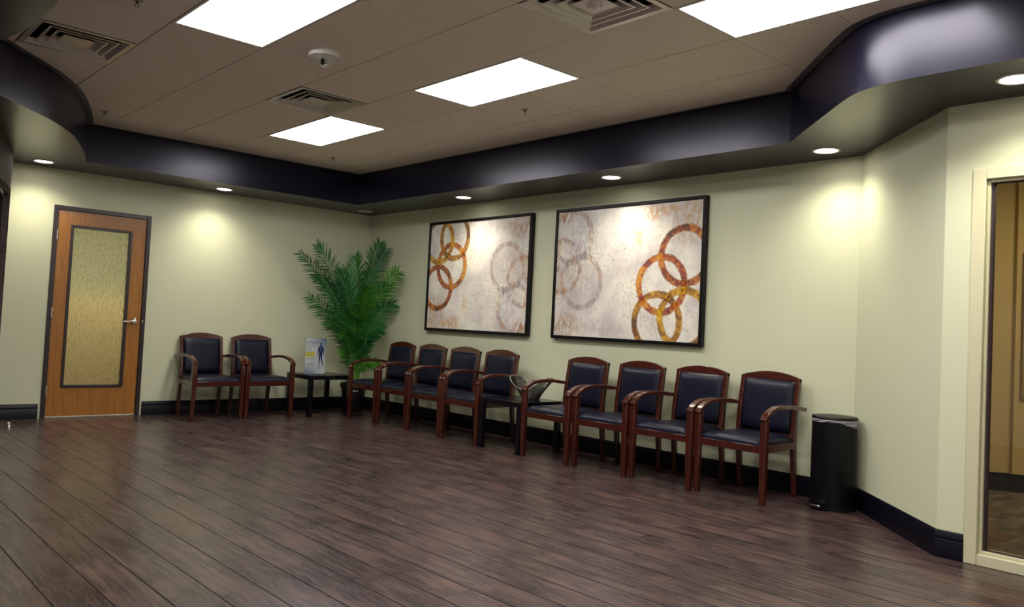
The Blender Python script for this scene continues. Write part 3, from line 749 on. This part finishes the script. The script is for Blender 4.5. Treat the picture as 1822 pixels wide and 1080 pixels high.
ink = simple('grey ink', (.10, .11, .14), .5); yel = simple('yellow print', (.95, .82, .16), .5); blue = simple('blue ink', (.012, .022, .13), .4); teal = simple('teal ink', (.05, .16, .26), .5)
YI = -.0020
def marks(bm, x0, x1, z, h, seed):
    rr = random.Random(seed); x = x0
    while x < x1:
        wd = rr.uniform(.008, .026); e = min(x + wd, x1); box(bm, (x, YI - .0004, z), (e, YI, z + h)); x = e + .004
bm = B(); marks(bm, -.125, .045, .388, .008, 1); marks(bm, -.125, .030, .374, .003, 2); obj('headline', bm, ink, r)
bm = B()
for z, e in ((.352, .02), (.340, -.01), (.325, -.06), (.312, -.06), (.299, -.06), (.286, -.07)): marks(bm, -.125, e, z, .0028, int(z * 1e3))
for z, e in ((.193, .0), (.183, -.01), (.128, .0), (.118, -.02)): marks(bm, -.125, e, z, .0028, int(z * 1e3))
cbox(bm, (-.066, YI, .146), (.018, .0006, .005))
obj('text_lines', bm, ink, r)
bm = B(); box(bm, (-.138, YI - .0003, .212), (-.012, YI, .270)); obj('highlight_block', bm, yel, r)
bm = B(); 
for z in (.258, .247, .236, .225): marks(bm, -.125, -.03, z, .0028, int(z * 999))
for v in bm.verts: v.co.y -= .0005
obj('highlight_text', bm, simple('brown ink', (.25, .18, .03), .5), r)
bm = B(); marks(bm, -.125, .0, .030, .006, 9); marks(bm, -.125, .0, .018, .003, 10); obj('footer_text', bm, teal, r)
def poly(bm, pts):
    a = [bm.verts.new((x, YI - .001, z)) for x, z in pts]; b = [bm.verts.new((x, YI, z)) for x, z in pts]; n_ = len(pts)
    bm.faces.new(a); bm.faces.new(b[::-1])
    for i in range(n_): bm.faces.new((a[i], b[i], b[(i + 1) % n_], a[(i + 1) % n_]))
bm = B(); cx = .070
poly(bm, [(cx + .011 * math.cos(t), .372 + .017 * math.sin(t)) for t in [i * PI / 6 for i in range(12)]])
poly(bm, [(cx - .006, .36), (cx + .006, .36), (cx + .010, .345), (cx + .032, .335), (cx + .030, .30), (cx + .022, .27), (cx + .020, .235), (cx - .020, .235), (cx - .022, .27), (cx - .030, .30), (cx - .032, .335), (cx - .010, .345)])
poly(bm, [(cx - .032, .335), (cx - .024, .30), (cx - .030, .26), (cx - .036, .215), (cx - .043, .215), (cx - .040, .265), (cx - .040, .31)])
poly(bm, [(cx + .032, .335), (cx + .024, .30), (cx + .030, .26), (cx + .038, .215), (cx + .045, .22), (cx + .041, .265), (cx + .041, .31)])
poly(bm, [(cx - .020, .235), (cx + .001, .235), (cx - .004, .19), (cx - .009, .155), (cx - .012, .11), (cx - .012, .075), (cx - .024, .068), (cx - .018, .085), (cx - .021, .12), (cx - .022, .16), (cx - .024, .20)])
poly(bm, [(cx + .020, .235), (cx - .001, .235), (cx + .006, .19), (cx + .016, .155), (cx + .026, .12), (cx + .032, .095), (cx + .044, .088), (cx + .040, .105), (cx + .034, .135), (cx + .028, .165), (cx + .025, .20)])
obj('anatomy_figure', bm, blue, r)
bm = B()
for z in (.325, .31, .295, .28): box(bm, (cx - .014, YI - .0016, z), (cx - .002, YI - .001, z + .009)); box(bm, (cx + .002, YI - .0016, z), (cx + .014, YI - .001, z + .009))
obj('muscle_detail', bm, simple('pale blue ink', (.12, .20, .42), .5), r)

# ================================================================== basket
r = empty('wire_basket', (2.005, .560, .485), math.radians(-74)); tag(r, 'black woven wire basket with two raised ends on the side table', 'basket')
def bpt(t, s, grow=0):
    # s: 0 base .. 1 rim ; saddle rim, high at the two ends
    e = (.5 + .5 * math.cos(2 * t)) ** .7
    zr = .105 + .125 * e; rx = .085 + .130 * s ** 1.2; ry = .080 + .075 * s
    z = .006 + (zr - .006) * s
    q = 1 - .38 * s
    cx_ = math.copysign(abs(math.cos(t)) ** q, math.cos(t)); sy_ = math.copysign(abs(math.sin(t)) ** q, math.sin(t))
    zr = .095 + .125 * abs(cx_) ** 1.7; z = .006 + (zr - .006) * s
    return Vector((rx * cx_ * (1 - .06 * s), ry * sy_, z))
NB = 88
bm = B()
for i in range(NB):
    t = 2 * PI * i / NB; tube(bm, [bpt(t, s) for s in (0, .2, .4, .6, .8, 1)], .0021, 4)
for s in [q / 11 for q in range(11)]:
    tube(bm, [bpt(2 * PI * i / 60, s) for i in range(60)], .0018, 4, True)
obj('wire_mesh', bm, M['wire'], r, smooth=60)
bm = B(); tube(bm, [bpt(2 * PI * i / 72, 1.0) for i in range(72)], .0050, 8, True); obj('rim', bm, M['rimwire'], r, smooth=60)
bm = B(); lathe(bm, [(.001, .0), (1, .0), (1, .006), (.001, .006)], 40, sx=.087, sy=.082); obj('basket_base', bm, M['wire'], r)

# ================================================================== waste bin
r = empty('waste_bin', (2.19, -2.385, 0)); tag(r, 'tall black step waste bin with plastic liner in the corner', 'waste bin')
bm = B(); lathe(bm, [(.150, .012), (.153, .02), (.153, .628)], 48, cap0=True, cap1=True); obj('bin_body', bm, M['black'], r, smooth=40)
bm = B(); lathe(bm, [(.154, .0), (.158, .004), (.158, .014), (.153, .018)], 48, cap0=True, cap1=True); obj('base_ring', bm, M['black'], r, smooth=40)
bm = B(); lathe(bm, [(.154, .634), (.157, .640), (.156, .650), (.149, .657), (.08, .662), (.001, .664)], 48, cap0=True); obj('bin_lid', bm, M['black'], r, smooth=40)
k = NT('translucent plastic liner'); co = k.coord(); nn = k.noise(k.mapping(co, (1, 1, .6)), 30, 3, .7)
k.set(Base_Color=(.55, .53, .58), Roughness=.22, Transmission_Weight=.35, Alpha=.62); k.bump(nn, 1.0, .02)
bm = B(); n_ = 96; rows = []
for j in range(6):
    row = []
    for i in range(n_):
        t = 2 * PI * i / n_; rr = random.Random(i * 7 + j)
        drop = .030 + .018 * math.sin(t * 1 + 2.4) + .010 * math.sin(3 * t) + .004 * rr.uniform(-1, 1)
        if j: drop = max(drop, .012)
        rad = .1555 + .004 * math.sin(j * 1.3 + t * 9) * (j > 0) + .003 * (j > 0)
        row.append(bm.verts.new((rad * math.cos(t), rad * math.sin(t), .637 - drop * j / 5)))
    rows.append(row)
for a, b in zip(rows, rows[1:]):
    for i in range(n_): bm.faces.new((a[i], a[(i + 1) % n_], b[(i + 1) % n_], b[i]))
obj('bin_liner', bm, k.m, r, smooth=True)
pa = math.radians(168)
pd_ = empty('pedal', (0, 0, 0), pa, parent=r)
bm = B(); box(bm, (.150, -.045, .012), (.190, .045, .022)); box(bm, (.150, -.05, .0), (.172, .05, .010)); obj('pedal_arm', bm, M['black'], pd_, bevel=.002)
bm = B(); box(bm, (.165, -.044, .022), (.194, .044, .036)); obj('pedal_plate', bm, M['chrome'], pd_, bevel=.003)

# door stop on the floor
r = empty('door_stop', (-1.83, 3.66, 0)); tag(r, 'small chrome door stop on the floor left of the door', 'door stop')
bm = B(); lathe(bm, [(.022, 0), (.022, .008), (.016, .02), (.010, .024), (.001, .025)], 20); obj('stop_base', bm, M['chrome'], r, smooth=40)
bm = B(); lathe(bm, [(.010, .024), (.013, .03), (.013, .042), (.008, .047), (.001, .048)], 16); obj('stop_bumper', bm, M['white'], r, smooth=40)

# ================================================================== palm
r = empty('potted_palm', (2.05, 3.84, 0)); tag(r, 'tall green parlour palm in a dark pot in the room corner', 'potted plant')
bm = B(); lathe(bm, [(.115, 0), (.120, .01), (.158, .30), (.172, .305), (.176, .335), (.172, .362), (.160, .362), (.156, .31)], 40, cap0=True); obj('pot', bm, M['pot'], r, smooth=35)
bm = B(); lathe(bm, [(.159, .325), (.08, .335), (.001, .338)], 30); obj('soil', bm, M['soil'], r)
bm = B(); cbox(bm, (-.085, -.157, .275), (.05, .004, .014)); cbox(bm, (-.040, -.160, .272), (.016, .004, .016)); o = obj('label', bm, M['white'], r); o['label'] = 'white pot label'
def frond(base, tip, sag, leaf, mat, start=.3, wid=.0125, n_=34, droop=.35, seed=0, ctrl=None):
    rr = random.Random(seed)
    b = Vector(base); t = Vector(tip); d = t - b
    c = Vector(ctrl) if ctrl else b + Vector((d.x * .22, d.y * .22, d.z * .72 + sag))
    P = [(1 - s) ** 2 * b + 2 * s * (1 - s) * c + s * s * t for s in [i / 24 for i in range(25)]]
    bm = B(); tube(bm, P, [.0065 * (1 - i / 24 * .8) for i in range(25)], 5)
    for f in bm.faces: f.material_index = 0
    def at(s):
        return (1 - s) ** 2 * b + 2 * s * (1 - s) * c + s * s * t, (2 * (1 - s) * (c - b) + 2 * s * (t - c)).normalized()
    cam_ = Vector((-3.57 - 2.05, -5.1 - 3.84, .6)).normalized()
    tw = rr.uniform(-.7, .7)
    for i in range(n_):
        s = start + (1 - start) * (i + .5) / n_
        p, tg = at(s)
        u = (s - start) / (1 - start)
        ln = leaf * 1.2 * (.55 + .45 * math.sin(min(1, u * 1.25 + .12) * PI * .5)) * (1 - .55 * u ** 3) * rr.uniform(.88, 1.1)
        side0 = tg.cross(cam_).normalized(); nrm = side0.cross(tg).normalized()
        side0 = (side0 * math.cos(tw) + nrm * math.sin(tw)).normalized()
        for sg in (-1, 1):
            ang = math.radians(58 - 30 * u + rr.uniform(-7, 7))
            dr_ = (tg * math.cos(ang) + side0 * sg * math.sin(ang) + nrm * rr.uniform(-.1, .35)).normalized()
            q = []; pos = p.copy(); dcur = dr_.copy(); m_ = 5
            for j in range(m_ + 1):
                ww = wid * (.35, .9, 1, .85, .55, .02)[j] * .5
                wv_ = dcur.cross(nrm).normalized()
                q.append((pos + wv_ * ww, pos - wv_ * ww)); pos = pos + dcur * ln / m_
                dcur = (dcur + Vector((0, 0, -1)) * droop * .32).normalized()
            vs = []
            for a, e in q:
                lim = lambda v: Vector((min(v.x, XR - 2.05 - .015), min(v.y, YB - 3.84 - .015), v.z))
                vs.append((bm.verts.new(lim(a)), bm.verts.new(lim(e))))
            for j in range(m_):
                f = bm.faces.new((vs[j][0], vs[j][1], vs[j + 1][1], vs[j + 1][0])); f.material_index = 1
    return obj('frond', bm, [M['stem'], mat], r, recalc=False)
LD, LM, LL = M['leafdark'], M['leafmid'], M['leaflite']
def W(x, y, z): return (x - 2.05, y - 3.84, z)
specs = [ # tip (world), sag, leaf length, material
    (W(1.06, 3.62, 1.93), .02, .19, LD, .45), (W(1.36, 3.75, 2.06), .06, .20, LD, .45), (W(2.00, 3.90, 1.98), .02, .21, LM, .50),
    (W(2.13, 3.55, 2.16), .05, .20, LD, .42), (W(2.28, 3.62, 2.10), .05, .19, LD, .45), (W(2.27, 3.30, 1.80), .10, .21, LL, .42),
    (W(1.20, 3.58, 1.42), .10, .23, LM, .35), (W(2.30, 3.42, 1.40), .15, .21, LD, .35), (W(1.90, 3.42, 1.60), .05, .20, LL, .40),
    (W(1.70, 3.30, 1.36), .22, .21, LL, .30), (W(1.63, 3.56, .98), .25, .14, LL, .30), (W(1.70, 3.64, .74), .22, .13, LL, .25),
    (W(2.12, 3.42, .62), .20, .16, LL, .25), (W(1.58, 3.62, 1.76), .03, .21, LD, .40), (W(2.13, 3.70, 1.80), .02, .20, LM, .40),
    (W(1.43, 3.58, 1.14), .25, .17, LM, .35), (W(1.72, 3.85, 1.60), .05, .21, LD, .35), (W(2.20, 3.90, 1.55), .02, .20, LD, .35),
    (W(1.55, 3.70, 1.22), .20, .23, LD, .25), (W(2.15, 3.45, 1.10), .20, .21, LM, .25), (W(1.85, 3.60, 1.20), .15, .22, LM, .25),
    (W(1.95, 3.45, .92), .25, .20, LD, .22), (W(2.25, 3.60, 1.05), .15, .20, LD, .25), (W(1.40, 3.80, 1.70), .05, .20, LD, .40),
    (W(2.00, 3.62, 1.42), .08, .22, LL, .30), (W(1.70, 3.60, .95), .22, .21, LD, .22), (W(2.05, 3.75, 1.30), .05, .22, LD, .25),
    (W(2.22, 3.45, 1.62), .08, .20, LM, .38), (W(1.80, 3.75, 1.82), .02, .20, LM, .42)]
for i, (tip, sag, lf_, mt, st) in enumerate(specs):
    a = i * 2.4; frond((.05 * math.cos(a), .05 * math.sin(a), .33), tip, sag, lf_, mt, start=st, seed=i, n_=32)
